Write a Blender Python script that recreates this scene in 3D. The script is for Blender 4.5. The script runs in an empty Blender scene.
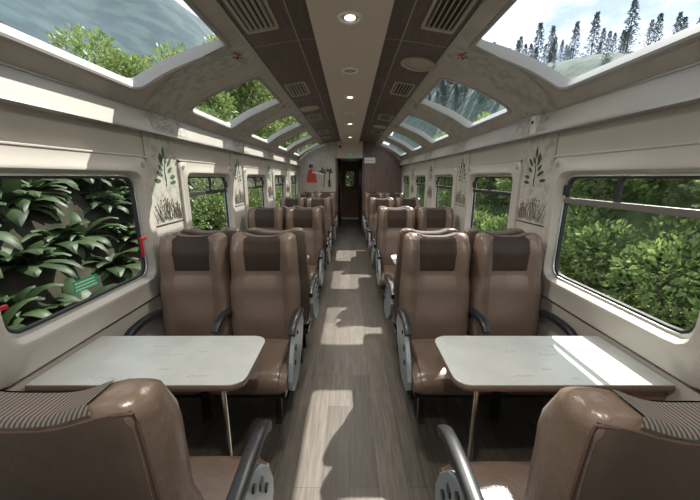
import bpy, bmesh, math, random
from mathutils import Vector, Matrix, noise
random.seed(7)
sc = bpy.context.scene
COL = sc.collection
PI = math.pi

# ------------------------------------------------------------------ camera, sky, sun, exposure
H = 1.62
cd = bpy.data.cameras.new('camera'); cam = bpy.data.objects.new('camera', cd); COL.objects.link(cam)
cd.sensor_width = 36; cd.lens = 306/700*36; cd.clip_start = 0.02; cd.clip_end = 3000
cam.location = (0.0, 0, H); cam.rotation_euler = (math.radians(90-13.4), 0, 0)
sc.camera = cam
sc.view_settings.view_transform = 'Standard'; sc.view_settings.look = 'None'
sc.view_settings.gamma = 1; sc.view_settings.use_curve_mapping = False
sc.view_settings.exposure = 1.02

W = bpy.data.worlds.new('sky'); sc.world = W; W.use_nodes = True
wt = W.node_tree; wt.nodes.clear()
def wn(t, **k):
    n = wt.nodes.new(t)
    for a, b in k.items(): setattr(n, a, b)
    return n
tc = wn('ShaderNodeTexCoord'); mp = wn('ShaderNodeMapping'); mp.inputs['Scale'].default_value = (1.6, 1.6, 3.2)
nz = wn('ShaderNodeTexNoise'); nz.inputs['Scale'].default_value = 1.7; nz.inputs['Detail'].default_value = 7; nz.inputs['Roughness'].default_value = 0.55
cr = wn('ShaderNodeValToRGB')
cr.color_ramp.elements[0].position = 0.38; cr.color_ramp.elements[0].color = (0.27, 0.33, 0.43, 1)
cr.color_ramp.elements[1].position = 0.62; cr.color_ramp.elements[1].color = (0.78, 0.82, 0.86, 1)
bg = wn('ShaderNodeBackground'); bg.inputs['Strength'].default_value = 1.45; ow = wn('ShaderNodeOutputWorld')
wt.links.new(tc.outputs['Generated'], mp.inputs['Vector']); wt.links.new(mp.outputs[0], nz.inputs['Vector'])
wt.links.new(nz.outputs['Fac'], cr.inputs['Fac']); wt.links.new(cr.outputs['Color'], bg.inputs['Color'])
wt.links.new(bg.outputs[0], ow.inputs['Surface'])

sd = bpy.data.lights.new('sun', 'SUN'); sd.energy = 5.5; sd.angle = math.radians(0.6); sd.color = (1.0, 0.96, 0.89)
sun = bpy.data.objects.new('sun', sd); COL.objects.link(sun)
SUN_DIR = Vector((-0.45, -0.70, -1.0)).normalized()
sun.rotation_euler = SUN_DIR.to_track_quat('-Z', 'Y').to_euler(); sun.location = (20, 30, 50)

LAMP_W = 34.0      # downlight power

# ------------------------------------------------------------------ materials
def mat(name, col, rough=0.5, metal=0.0, **k):
    m = bpy.data.materials.new(name); m.use_nodes = True
    b = m.node_tree.nodes['Principled BSDF']
    b.inputs['Base Color'].default_value = (*col, 1); b.inputs['Roughness'].default_value = rough
    b.inputs['Metallic'].default_value = metal
    for a, v in k.items(): b.inputs[a].default_value = v
    return m
def noisy(name, c1, c2, rough=0.5, scale=8, detail=4, stretch=(1, 1, 1), bump=0.0, bscale=60, metal=0.0, lo=0.35, hi=0.65):
    m = mat(name, c1, rough, metal); t = m.node_tree; b = t.nodes['Principled BSDF']
    tc = t.nodes.new('ShaderNodeTexCoord'); mp = t.nodes.new('ShaderNodeMapping'); mp.inputs['Scale'].default_value = stretch
    n = t.nodes.new('ShaderNodeTexNoise'); n.inputs['Scale'].default_value = scale; n.inputs['Detail'].default_value = detail
    r = t.nodes.new('ShaderNodeValToRGB'); r.color_ramp.elements[0].position = lo; r.color_ramp.elements[1].position = hi
    r.color_ramp.elements[0].color = (*c1, 1); r.color_ramp.elements[1].color = (*c2, 1)
    t.links.new(tc.outputs['Object'], mp.inputs[0]); t.links.new(mp.outputs[0], n.inputs['Vector'])
    t.links.new(n.outputs['Fac'], r.inputs['Fac']); t.links.new(r.outputs['Color'], b.inputs['Base Color'])
    if bump:
        n2 = t.nodes.new('ShaderNodeTexNoise'); n2.inputs['Scale'].default_value = bscale; n2.inputs['Detail'].default_value = 3
        bp = t.nodes.new('ShaderNodeBump'); bp.inputs['Strength'].default_value = bump; bp.inputs['Distance'].default_value = 0.01
        t.links.new(tc.outputs['Object'], n2.inputs['Vector']); t.links.new(n2.outputs['Fac'], bp.inputs['Height'])
        t.links.new(bp.outputs['Normal'], b.inputs['Normal'])
    return m
M = {}
M['wall'] = noisy('cream_laminate', (0.44, 0.41, 0.365), (0.47, 0.44, 0.395), 0.35, 3, bump=0.05, bscale=90)
M['surround'] = noisy('beige_moulding', (0.45, 0.42, 0.375), (0.49, 0.46, 0.41), 0.32, 2)
M['cove'] = noisy('cove_plastic', (0.38, 0.35, 0.30), (0.46, 0.425, 0.37), 0.3, 5)
M['parch'] = noisy('parchment_print', (0.32, 0.31, 0.265), (0.46, 0.45, 0.39), 0.45, 16, 10, lo=0.36, hi=0.56)
M['centre'] = noisy('taupe_laminate', (0.57, 0.50, 0.42), (0.59, 0.52, 0.44), 0.4, 3)
M['wood'] = noisy('dark_walnut', (0.060, 0.038, 0.027), (0.105, 0.068, 0.05), 0.38, 6, 6, stretch=(6, 0.6, 6))
M['endwood'] = noisy('brown_slats', (0.125, 0.085, 0.066), (0.20, 0.14, 0.11), 0.45, 5, 6, stretch=(8, 8, 0.5))
M['doorwood'] = noisy('door_brown', (0.28, 0.16, 0.12), (0.36, 0.22, 0.17), 0.4, 5, 6, stretch=(8, 8, 0.5))
M['silver'] = mat('brushed_aluminium', (0.62, 0.62, 0.60), 0.32, 0.9)
M['seam'] = mat('aluminium_seam', (0.45, 0.43, 0.40), 0.4, 0.6)
M['black'] = mat('black_plastic', (0.012, 0.013, 0.015), 0.28)
M['rubber'] = mat('black_rubber', (0.02, 0.02, 0.02), 0.6)
M['leather'] = noisy('brown_leather', (0.148, 0.105, 0.079), (0.178, 0.128, 0.098), 0.30, 5, 4, bump=0.22, bscale=45)
M['leather_mid'] = noisy('tan_leather_panel', (0.170, 0.122, 0.095), (0.200, 0.147, 0.115), 0.36, 5, 4, bump=0.22, bscale=50)
M['leather_dark'] = noisy('dark_leather', (0.036, 0.022, 0.015), (0.050, 0.032, 0.023), 0.42, 5, 4, bump=0.22, bscale=50)
M['leather_dark'].node_tree.nodes['Principled BSDF'].inputs['Specular IOR Level'].default_value = 0.3
M['pipe'] = mat('leather_piping', (0.10, 0.06, 0.045), 0.4)
M['panelgrey'] = noisy('blue_grey_plastic', (0.24, 0.28, 0.30), (0.30, 0.34, 0.36), 0.35, 6)
M['armtop'] = mat('armrest_polymer', (0.016, 0.018, 0.021), 0.38)
M['edge'] = mat('table_edge_brown', (0.20, 0.135, 0.10), 0.4)
M['table'] = noisy('pale_stone_laminate', (0.50, 0.52, 0.49), (0.56, 0.575, 0.545), 0.24, 7, 6)
M['rail'] = mat('grey_window_rail', (0.22, 0.21, 0.20), 0.35, 0.5)
M['chrome'] = mat('chrome_tube', (0.75, 0.70, 0.62), 0.18, 1.0)
M['white'] = mat('white_plastic', (0.75, 0.74, 0.71), 0.35)
M['bezel'] = mat('skylight_bezel', (0.34, 0.32, 0.285), 0.3)
M['vent'] = mat('vent_beige', (0.36, 0.31, 0.255), 0.4)
M['dark'] = mat('vent_dark', (0.02, 0.017, 0.015), 0.7)
M['red'] = mat('red_plastic', (0.50, 0.015, 0.02), 0.35)
M['redpaint'] = mat('red_paint', (0.48, 0.055, 0.035), 0.6)
M['green_sticker'] = mat('green_sticker', (0.01, 0.36, 0.16), 0.4)
M['leafprint'] = mat('green_leaf_print', (0.055, 0.105, 0.055), 0.55)
M['darkprint'] = mat('dark_leaf_print', (0.035, 0.042, 0.032), 0.55)
M['sketch'] = mat('brown_sketch_ink', (0.15, 0.125, 0.095), 0.6)
M['ink'] = mat('grey_ink', (0.22, 0.23, 0.24), 0.5)
M['skin'] = mat('painted_skin', (0.30, 0.15, 0.09), 0.6)
M['hairpaint'] = mat('painted_black', (0.02, 0.018, 0.016), 0.6)
M['bluespot'] = mat('blue_paint', (0.05, 0.20, 0.42), 0.4)
M['corridor'] = mat('corridor_dark', (0.09, 0.062, 0.05), 0.5)
M['mural'] = noisy('mural_wall', (0.37, 0.34, 0.28), (0.45, 0.42, 0.35), 0.5, 5, 6)
M['outer'] = mat('car_shell', (0.25, 0.26, 0.28), 0.5)

# plank floor
def floor_mat():
    m = mat('grey_oak_planks', (0.2, 0.17, 0.14), 0.42); t = m.node_tree; b = t.nodes['Principled BSDF']
    tc = t.nodes.new('ShaderNodeTexCoord'); mp = t.nodes.new('ShaderNodeMapping'); mp.inputs['Rotation'].default_value = (0, 0, PI/2)
    br = t.nodes.new('ShaderNodeTexBrick'); br.offset = 0.37; br.inputs['Scale'].default_value = 1
    br.inputs['Brick Width'].default_value = 0.95; br.inputs['Row Height'].default_value = 0.155
    br.inputs['Mortar Size'].default_value = 0.002; br.inputs['Mortar Smooth'].default_value = 0.2
    br.inputs['Color1'].default_value = (0.078, 0.067, 0.054, 1); br.inputs['Color2'].default_value = (0.132, 0.115, 0.096, 1)
    br.inputs['Mortar'].default_value = (0.06, 0.05, 0.04, 1)
    mp2 = t.nodes.new('ShaderNodeMapping'); mp2.inputs['Scale'].default_value = (14, 1.1, 1)
    n = t.nodes.new('ShaderNodeTexNoise'); n.inputs['Scale'].default_value = 3.5; n.inputs['Detail'].default_value = 8; n.inputs['Distortion'].default_value = 0.8
    r = t.nodes.new('ShaderNodeValToRGB'); r.color_ramp.elements[0].position = 0.3; r.color_ramp.elements[1].position = 0.72
    r.color_ramp.elements[0].color = (0.55, 0.54, 0.53, 1); r.color_ramp.elements[1].color = (1.22, 1.2, 1.16, 1)
    mx = t.nodes.new('ShaderNodeMix'); mx.data_type = 'RGBA'; mx.blend_type = 'MULTIPLY'; mx.inputs['Factor'].default_value = 1
    L = t.links.new
    L(tc.outputs['Object'], mp.inputs[0]); L(mp.outputs[0], br.inputs['Vector']); L(tc.outputs['Object'], mp2.inputs[0]); L(mp2.outputs[0], n.inputs['Vector'])
    L(n.outputs['Fac'], r.inputs['Fac']); L(br.outputs['Color'], mx.inputs['A']); L(r.outputs['Color'], mx.inputs['B']); L(mx.outputs['Result'], b.inputs['Base Color'])
    return m
M['floor'] = floor_mat()
def stripe_mat():
    m = mat('striped_woven_cloth', (0.2, 0.2, 0.2), 0.85); t = m.node_tree; b = t.nodes['Principled BSDF']
    tc = t.nodes.new('ShaderNodeTexCoord'); w = t.nodes.new('ShaderNodeTexWave'); w.bands_direction = 'X'; w.inputs['Scale'].default_value = 36
    w.inputs['Distortion'].default_value = 0.4
    r = t.nodes.new('ShaderNodeValToRGB'); r.color_ramp.interpolation = 'LINEAR'
    e = r.color_ramp.elements; e[0].position = 0.25; e[0].color = (0.02, 0.04, 0.05, 1); e[1].position = 0.8; e[1].color = (0.22, 0.14, 0.085, 1)
    x = e.new(0.5); x.color = (0.10, 0.125, 0.13, 1)
    t.links.new(tc.outputs['Object'], w.inputs['Vector']); t.links.new(w.outputs['Fac'], r.inputs['Fac']); t.links.new(r.outputs['Color'], b.inputs['Base Color'])
    return m
M['stripe'] = stripe_mat()
M['leather_back'] = noisy('dark_back_leather', (0.060, 0.044, 0.034), (0.080, 0.060, 0.046), 0.45, 4, 4, bump=0.12, bscale=40)
def glass_mat(name, tint, refl, rough=0.02):
    m = bpy.data.materials.new(name); m.use_nodes = True; t = m.node_tree; t.nodes.clear()
    o = t.nodes.new('ShaderNodeOutputMaterial'); mx = t.nodes.new('ShaderNodeMixShader'); tr = t.nodes.new('ShaderNodeBsdfTransparent'); gl = t.nodes.new('ShaderNodeBsdfGlossy')
    tr.inputs[0].default_value = (*tint, 1); gl.inputs['Roughness'].default_value = rough
    lw = t.nodes.new('ShaderNodeLayerWeight'); lw.inputs['Blend'].default_value = 0.5
    pw = t.nodes.new('ShaderNodeMath'); pw.operation = 'POWER'; pw.inputs[1].default_value = 4.0
    f = t.nodes.new('ShaderNodeMath'); f.operation = 'MULTIPLY_ADD'; f.inputs[1].default_value = refl; f.inputs[2].default_value = 0.025
    t.links.new(lw.outputs['Facing'], pw.inputs[0]); t.links.new(pw.outputs[0], f.inputs[0])
    t.links.new(f.outputs[0], mx.inputs[0]); t.links.new(tr.outputs[0], mx.inputs[1]); t.links.new(gl.outputs[0], mx.inputs[2]); t.links.new(mx.outputs[0], o.inputs[0])
    return m
M['glass'] = glass_mat('window_glass', (0.93, 0.96, 0.94), 0.22)
M['skyglass'] = glass_mat('skylight_glass', (0.95, 0.97, 0.97), 0.15)
M['glass_left'] = glass_mat('window_glass_dark', (0.60, 0.64, 0.60), 0.3)
def emit(name, col, s):
    m = bpy.data.materials.new(name); m.use_nodes = True; t = m.node_tree; t.nodes.clear()
    o = t.nodes.new('ShaderNodeOutputMaterial'); e = t.nodes.new('ShaderNodeEmission'); e.inputs[0].default_value = (*col, 1); e.inputs[1].default_value = s
    t.links.new(e.outputs[0], o.inputs[0]); return m
M['bulb'] = emit('lit_bulb', (1.0, 0.80, 0.55), 2.6)
M['exit'] = emit('lit_green_sign', (0.02, 0.35, 0.15), 0.3)
def leafm(name, a, b_, tr=0.25):
    m = noisy(name, a, b_, 0.5, 3.0, 3)
    p = m.node_tree.nodes['Principled BSDF']; t = m.node_tree
    o = t.nodes['Material Output']; tl = t.nodes.new('ShaderNodeBsdfTranslucent'); mx = t.nodes.new('ShaderNodeMixShader'); mx.inputs[0].default_value = tr
    ramp = [n for n in t.nodes if n.bl_idname == 'ShaderNodeValToRGB'][0]
    t.links.new(ramp.outputs[0], tl.inputs[0]); t.links.new(p.outputs[0], mx.inputs[1]); t.links.new(tl.outputs[0], mx.inputs[2]); t.links.new(mx.outputs[0], o.inputs[0])
    return m
M['leaf_r'] = leafm('shrub_leaf_bright', (0.10, 0.16, 0.045), (0.28, 0.37, 0.13), 0.45)
M['leaf_l'] = leafm('shrub_leaf_fresh', (0.065, 0.115, 0.022), (0.19, 0.27, 0.06))
M['leaf_d'] = leafm('broad_leaf_shaded', (0.022, 0.046, 0.016), (0.075, 0.115, 0.045), 0.2)  # tree shade over the left bank is put into this darker leaf colour
M['leaf_t'] = leafm('tree_leaf', (0.11, 0.17, 0.04), (0.27, 0.34, 0.11), 0.35)
M['leaf_c'] = leafm('hazed_conifer_needles', (0.06, 0.10, 0.095), (0.13, 0.18, 0.17), 0.1)  # needles paled and blued to paint in the haze over the hill
M['bark'] = noisy('bark', (0.06, 0.045, 0.03), (0.12, 0.09, 0.065), 0.9, 8)
M['soil'] = noisy('brown_bank_soil', (0.018, 0.018, 0.010), (0.06, 0.048, 0.032), 0.95, 3, 8, bump=0.6, bscale=6)
M['under'] = noisy('undergrowth', (0.035, 0.055, 0.02), (0.09, 0.13, 0.045), 0.95, 5, 8, bump=0.6, bscale=9)
M['hill'] = noisy('forested_hill', (0.014, 0.034, 0.026), (0.07, 0.11, 0.085), 0.95, 1.1, 8, bump=1.0, bscale=3)
M['mountain'] = noisy('hazed_mountain', (0.018, 0.040, 0.050), (0.036, 0.068, 0.070), 0.95, 0.035, 12, lo=.42, hi=.58)  # distance haze is mixed into the blue-green base colour
M['rock'] = noisy('grey_brown_rock', (0.09, 0.075, 0.06), (0.2, 0.17, 0.14), 0.9, 5, 6, bump=0.4, bscale=12)

# ------------------------------------------------------------------ helpers
def obj(name, bm, m, parent=None, smooth=False, keep=False):
    me = bpy.data.meshes.new(name)
    bmesh.ops.recalc_face_normals(bm, faces=bm.faces) if not keep else None
    bm.to_mesh(me); bm.free()
    if isinstance(m, (list, tuple)):
        for x in m: me.materials.append(x)
    else: me.materials.append(m)
    if smooth:
        for p in me.polygons: p.use_smooth = True
        try: me.set_sharp_from_angle(angle=math.radians(40))
        except Exception: pass
    o = bpy.data.objects.new(name, me); COL.objects.link(o)
    if parent: o.parent = parent
    return o
def tag(o, label=None, cat=None, group=None, kind=None):
    if label: o['label'] = label
    if cat: o['category'] = cat
    if group: o['group'] = group
    if kind: o['kind'] = kind
    return o
def empty(name, loc=(0, 0, 0), rz=0):
    o = bpy.data.objects.new(name, None); COL.objects.link(o); o.location = loc; o.rotation_euler = (0, 0, rz); o.empty_display_size = 0.1
    return o
def box(bm, x0, x1, y0, y1, z0, z1, bev=0, seg=2):
    r = bmesh.ops.create_cube(bm, size=1)
    vs = r['verts']
    for v in vs:
        v.co = Vector((x0+(v.co.x+.5)*(x1-x0), y0+(v.co.y+.5)*(y1-y0), z0+(v.co.z+.5)*(z1-z0)))
    if bev:
        es = list({e for v in vs for e in v.link_edges})
        bmesh.ops.bevel(bm, geom=es, offset=bev, segments=seg, affect='EDGES', profile=0.5)
    return bm
def B(): return bmesh.new()
def bx(*a, **k): return box(bmesh.new(), *a, **k)
def cyl(bm, p, q, r, n=16, r2=None):
    p = Vector(p); q = Vector(q); d = q-p
    rot = d.to_track_quat('Z', 'Y').to_matrix().to_4x4()
    bmesh.ops.create_cone(bm, cap_ends=True, segments=n, radius1=r, radius2=r if r2 is None else r2, depth=d.length, matrix=Matrix.Translation((p+q)/2) @ rot)
    return bm
def tube(bm, pts, r, n=8, flat=None):
    pts = [Vector(p) for p in pts]; rings = []
    for i, p in enumerate(pts):
        d = (pts[min(i+1, len(pts)-1)]-pts[max(i-1, 0)]).normalized()
        up = Vector((0, 0, 1)) if abs(d.z) < 0.95 else Vector((1, 0, 0))
        a = d.cross(up).normalized(); b = a.cross(d)
        ra, rb = (r, r) if flat is None else (flat[0], flat[1])
        rr = r(i) if callable(r) else None
        if rr is not None: ra = rb = rr
        e = 1 if flat is None else 0.5
        f = lambda v: math.copysign(abs(v)**e, v)
        rings.append([bm.verts.new(p+a*ra*f(math.cos(t*2*PI/n+.001))+b*rb*f(math.sin(t*2*PI/n+.001))) for t in range(n)])
    for i in range(len(rings)-1):
        for j in range(n):
            bm.faces.new((rings[i][j], rings[i][(j+1) % n], rings[i+1][(j+1) % n], rings[i+1][j]))
    bm.faces.new(rings[0][::-1]); bm.faces.new(rings[-1])
    return bm
def prism(bm, pts, fn, d0, d1, bev=0):
    """polygon pts (a,b) extruded; fn(a,b,d) -> xyz"""
    v0 = [bm.verts.new(fn(a, b, d0)) for a, b in pts]; v1 = [bm.verts.new(fn(a, b, d1)) for a, b in pts]
    n = len(pts); fs = [bm.faces.new(v0), bm.faces.new(v1[::-1])]
    for i in range(n): fs.append(bm.faces.new((v0[i], v1[i], v1[(i+1) % n], v0[(i+1) % n])))
    if bev:
        es = list(fs[0].edges)+list(fs[1].edges)
        bmesh.ops.bevel(bm, geom=es, offset=bev, segments=2, affect='EDGES', profile=0.5)
    return bm
def rrect_pts(w, h, r, k=12):
    """points of rounded rect (half sizes w,h) matched with outer square params, k per side"""
    out = []
    sq = []
    for i in range(k): sq.append((-1+2*i/k, -1))
    for i in range(k): sq.append((1, -1+2*i/k))
    for i in range(k): sq.append((1-2*i/k, 1))
    for i in range(k): sq.append((-1, 1-2*i/k))
    for (a, b) in sq:
        # concentrate samples near corners
        g = lambda t: math.sin(t*PI/2)*0.5+t*0.5 if abs(t) < 1 else t
        a2, b2 = g(a), g(b)
        px, py = a2*w, b2*h
        cx = max(-(w-r), min(w-r, px)); cy = max(-(h-r), min(h-r, py))
        dx, dy = px-cx, py-cy; L = math.hypot(dx, dy)
        if L > 1e-9:
            if abs(dx) < 1e-9 or abs(dy) < 1e-9:
                out.append(((a2, b2), (px, py)))
            else: out.append(((a2, b2), (cx+dx/L*r, cy+dy/L*r)))
        else: out.append(((a2, b2), (px, py)))
    return out
def ring_sheet(bm, loops, fn):
    """loops: list of lists of (a,b,d) ; fn maps to xyz; consecutive loops bridged"""
    V = [[bm.verts.new(fn(*p)) for p in lp] for lp in loops]; n = len(V[0])
    for i in range(len(V)-1):
        for j in range(n):
            bm.faces.new((V[i][j], V[i][(j+1) % n], V[i+1][(j+1) % n], V[i+1][j]))
    return V
def dup(root):
    r = root.copy(); COL.objects.link(r)
    for ch in list(root.children):
        c = ch.copy(); COL.objects.link(c); c.parent = r
        for g in list(ch.children):
            d = g.copy(); COL.objects.link(d); d.parent = c
    return r

# ------------------------------------------------------------------ carriage shell
PER = 1.56; WY0, WY1 = 1.16, 2.09; WZ0, WZ1 = 0.945, 1.63
YB, YE = -1.30, 8.70; XW = 1.43
wins = [(WY0+PER*k, WY1+PER*k) for k in range(-1, 5)]     # k=-1 is beside the camera
tag(obj('floor', bx(-1.6, 1.6, YB-.1, 12.6, -0.08, 0), M['floor']), 'grey oak plank floor of the carriage', 'floor', kind='structure')
for side, s in (('left', -1), ('right', 1)):
    bm = B()
    def wb(y0, y1, z0, z1, x0=XW, x1=1.478): box(bm, min(s*x0, s*x1), max(s*x0, s*x1), y0, y1, z0, z1)
    wb(YB-.1, YE+.1, 0, WZ0-.02); wb(YB-.1, YE+.1, WZ1+.02, 2.10)
    prev = YB-.1
    for (a, b) in wins: wb(prev, a-.02, WZ0-.02, WZ1+.02); prev = b+.02
    wb(prev, YE+.1, WZ0-.02, WZ1+.02)
    tag(obj('wall_'+side, bm, M['wall']), f'cream {side} side wall of the carriage', 'wall', kind='structure')
    tag(obj('baseboard_'+side, bx(*sorted((s*(XW-.012), s*XW)), YB, YE, 0, 0.12, bev=.003), M['edge']), f'brown skirting strip along the {side} wall', 'baseboard', kind='structure')

# cove profile (x, z) from the wood panel edge down to the valance
PROF = [(0.69, 2.505), (0.80, 2.450), (0.98, 2.375), (1.15, 2.285), (1.28, 2.192), (1.37, 2.100), (1.41, 2.045)]
cum = [0]
for i in range(1, len(PROF)): cum.append(cum[-1]+math.dist(PROF[i-1], PROF[i]))
TL = cum[-1]
def prof_raw(t):
    t = max(0, min(1, t))*TL
    for i in range(1, len(PROF)):
        if t <= cum[i]+1e-9:
            u = (t-cum[i-1])/(cum[i]-cum[i-1]); return Vector((PROF[i-1][0]+(PROF[i][0]-PROF[i-1][0])*u, PROF[i-1][1]+(PROF[i][1]-PROF[i-1][1])*u))
    return Vector(PROF[-1])
def prof(t, d=0):
    e = 0.06
    p = (prof_raw(t-e)+prof_raw(t)*2+prof_raw(t+e))/4 if e < t < 1-e else prof_raw(t)
    g = prof_raw(min(1, t+.05))-prof_raw(max(0, t-.05)); n = Vector((-g.y, g.x)).normalized()
    if n.y < 0: n = -n
    return p+n*d
ceil = empty('ceiling', (0, 0, 0)); tag(ceil, 'arched carriage ceiling with dark wood strips and pale centre panel', 'ceiling', kind='structure')
TG0, TG1 = 0.150, 0.830      # glass opening extent along the cove
for s in (-1, 1):
    for k in range(-1, 5):
        yc = (WY0+WY1)/2+PER*k; hy = PER/2
        tc_, th = (TG0+TG1)/2, (TG1-TG0)/2
        hw, hh = (WY1-WY0)/2, th*TL; r = 0.055; SK = 0.28
        P = rrect_pts(hw, hh, r, 14)
        def F(a, b, d, s=s, yc=yc): 
            q = prof(b, d); e = max(0, min(1, b)); return (s*q.x, yc+a+SK*(.83-e)*(1-min(1, abs(a)/hy)**6), q.y)
        o0 = [(a*hy, (b+1)/2, 0) for (a, b), _ in P]
        def inner(grow, d): 
            return [(x*(1+grow/hw), tc_+y/TL*(1+grow/hh), d) for _, (x, y) in P]
        def lerp(A, Bq, t): return [tuple(A[i][j]*(1-t)+Bq[i][j]*t for j in range(3)) for i in range(len(A))]
        i0 = inner(.032, 0)
        bm = B()
        ring_sheet(bm, [o0, lerp(o0, i0, .35), lerp(o0, i0, .7), i0], F)
        obj('cove_panel', bm, M['cove'] , ceil, smooth=True)
        # bezel: raised lip, then reveal outward
        bm = B()
        ring_sheet(bm, [inner(.034, -.001), inner(.028, -.010), inner(.012, -.012), inner(.002, -.004), inner(-.002, .03), inner(-.004, .062)], F)
        w = obj(f'window_{20+ (k+1) + (6 if s>0 else 0)}', bm, M['bezel'], None, smooth=True)
        tag(w, f'roof skylight, number {k+2} along the {"left" if s<0 else "right"} cove', 'skylight', 'roof skylights', 'structure')
        bm = B()
        # glass sheet following curve
        nu, nv = 4, 12; V = []
        for d in (.05, .056):
            V.append([[bm.verts.new(F(-hw+2*hw*i/nu, TG0+(TG1-TG0)*j/nv, d)) for i in range(nu+1)] for j in range(nv+1)])
        for j in range(nv):
            for i in range(nu):
                bm.faces.new((V[0][j][i], V[0][j][i+1], V[0][j+1][i+1], V[0][j+1][i]))
                bm.faces.new((V[1][j][i], V[1][j+1][i], V[1][j+1][i+1], V[1][j][i+1]))
        bm2 = B()
        VV = [[bm2.verts.new(F(-hw+2*hw*i/nu, TG0+(TG1-TG0)*j/nv, .052)) for i in range(nu+1)] for j in range(nv+1)]
        for j in range(nv):
            for i in range(nu): bm2.faces.new((VV[j][i], VV[j][i+1], VV[j+1][i+1], VV[j+1][i]))
        bm.free()
        obj('glass_pane', bm2, M['skyglass'], w, smooth=True)
        # printed rib panel between skylights
    for k in range(-1, 5):
        y0 = WY1+PER*k+.13; y1 = WY0+PER*(k+1)-.13
        if y1 > YE: y1 = YE-.02
        bm = B()
        VV = [[bm.verts.new((s*prof(t/16*.96+.02, -.003).x, y, prof(t/16*.96+.02, -.003).y)) for y in (y0, y1)] for t in range(17)]
        for j in range(16): bm.faces.new((VV[j][0], VV[j][1], VV[j+1][1], VV[j+1][0]))
        rp = obj('printed_rib_panel', bm, M['parch'], ceil, smooth=True)
        if y0 < YE-1:
            # little red andean motif printed on rib
            for (dy, dt, sz, mm) in ((0, 0.12, 1, 'redpaint'), (.03, .15, .6, 'hairpaint'), (-.05, .135, .6, 'sketch'), (.06, .12, .5, 'sketch'), (.0, .165, .5, 'sketch')):
                bm = B(); ym = (y0+y1)/2+dy; 
                pts = [(math.cos(q*PI/4)*.028*sz*(1+.4*math.sin(q*2.3+dy*50)), math.sin(q*PI/4)*.022*sz*(1+.5*math.cos(q*1.7))) for q in range(8)]
                V0 = [bm.verts.new((s*prof(dt+b/TL, -.006).x, ym+a, prof(dt+b/TL, -.006).y)) for a, b in pts]; bm.faces.new(V0)
                obj('printed_motif', bm, M[mm], ceil)
    # roof behind: outer shell strip between skylights (roof skin)
# centre panel and wood
ZC = 2.49
bm = B(); prism(bm, [(-.225, ZC), (.225, ZC), (.232, ZC+.09), (-.232, ZC+.09)], lambda a, b, d: (a, d, b), YB, YE)
obj('centre_panel', bm, M['centre'], ceil)
for s in (-1, 1):
    def zw(x): return 2.565+(2.505-2.565)*((abs(x)-.23)/(.69-.23))**1.3 if abs(x) > .23 else 2.565
    bm = B(); n = 8; V = [[], []]
    xs = [.225+(.695-.225)*i/n for i in range(n+1)]
    for x in xs:
        V[0].append((bm.verts.new((s*x, YB, zw(x))), bm.verts.new((s*x, YE, zw(x)))))
        V[1].append((bm.verts.new((s*x, YB, zw(x)+.03)), bm.verts.new((s*x, YE, zw(x)+.03))))
    for i in range(n):
        bm.faces.new((V[0][i][0], V[0][i+1][0], V[0][i+1][1], V[0][i][1])); bm.faces.new((V[1][i][0], V[1][i+1][0], V[1][i+1][1], V[1][i][1]))
    obj('wood_strip', bm, M['wood'], ceil, smooth=True)
    obj('seam_strip', bx(*sorted((s*.357, s*.363)), YB, YE, zw(.36)-.004, zw(.36)+.002), M['seam'], ceil)
    bm = B(); prism(bm, [(.683, 2.497), (.70, 2.494), (.703, 2.512), (.683, 2.512)], lambda a, b, d: (s*a, d, b), YB, YE)
    obj('edge_trim', bm, M['seam'], ceil)
    for k in range(-1, 5):
        y = 2.42+PER*k
        if y > YE: continue
        bm = B(); 
        for i in range(n):
            x0, x1 = xs[i], xs[i+1]
            vs = [bm.verts.new((s*x0, y-.003, zw(x0)-.003)), bm.verts.new((s*x1, y-.003, zw(x1)-.003)), bm.verts.new((s*x1, y+.003, zw(x1)-.003)), bm.verts.new((s*x0, y+.003, zw(x0)-.003))]
            bm.faces.new(vs)
        obj('cross_seam', bm, M['seam'], ceil)
# outer roof skin so no light leaks over the wood
bm = B(); box(bm, -.72, .72, YB-.1, YE+.1, 2.60, 2.66)
obj('roof_skin', bm, M['outer'], ceil)

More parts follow.
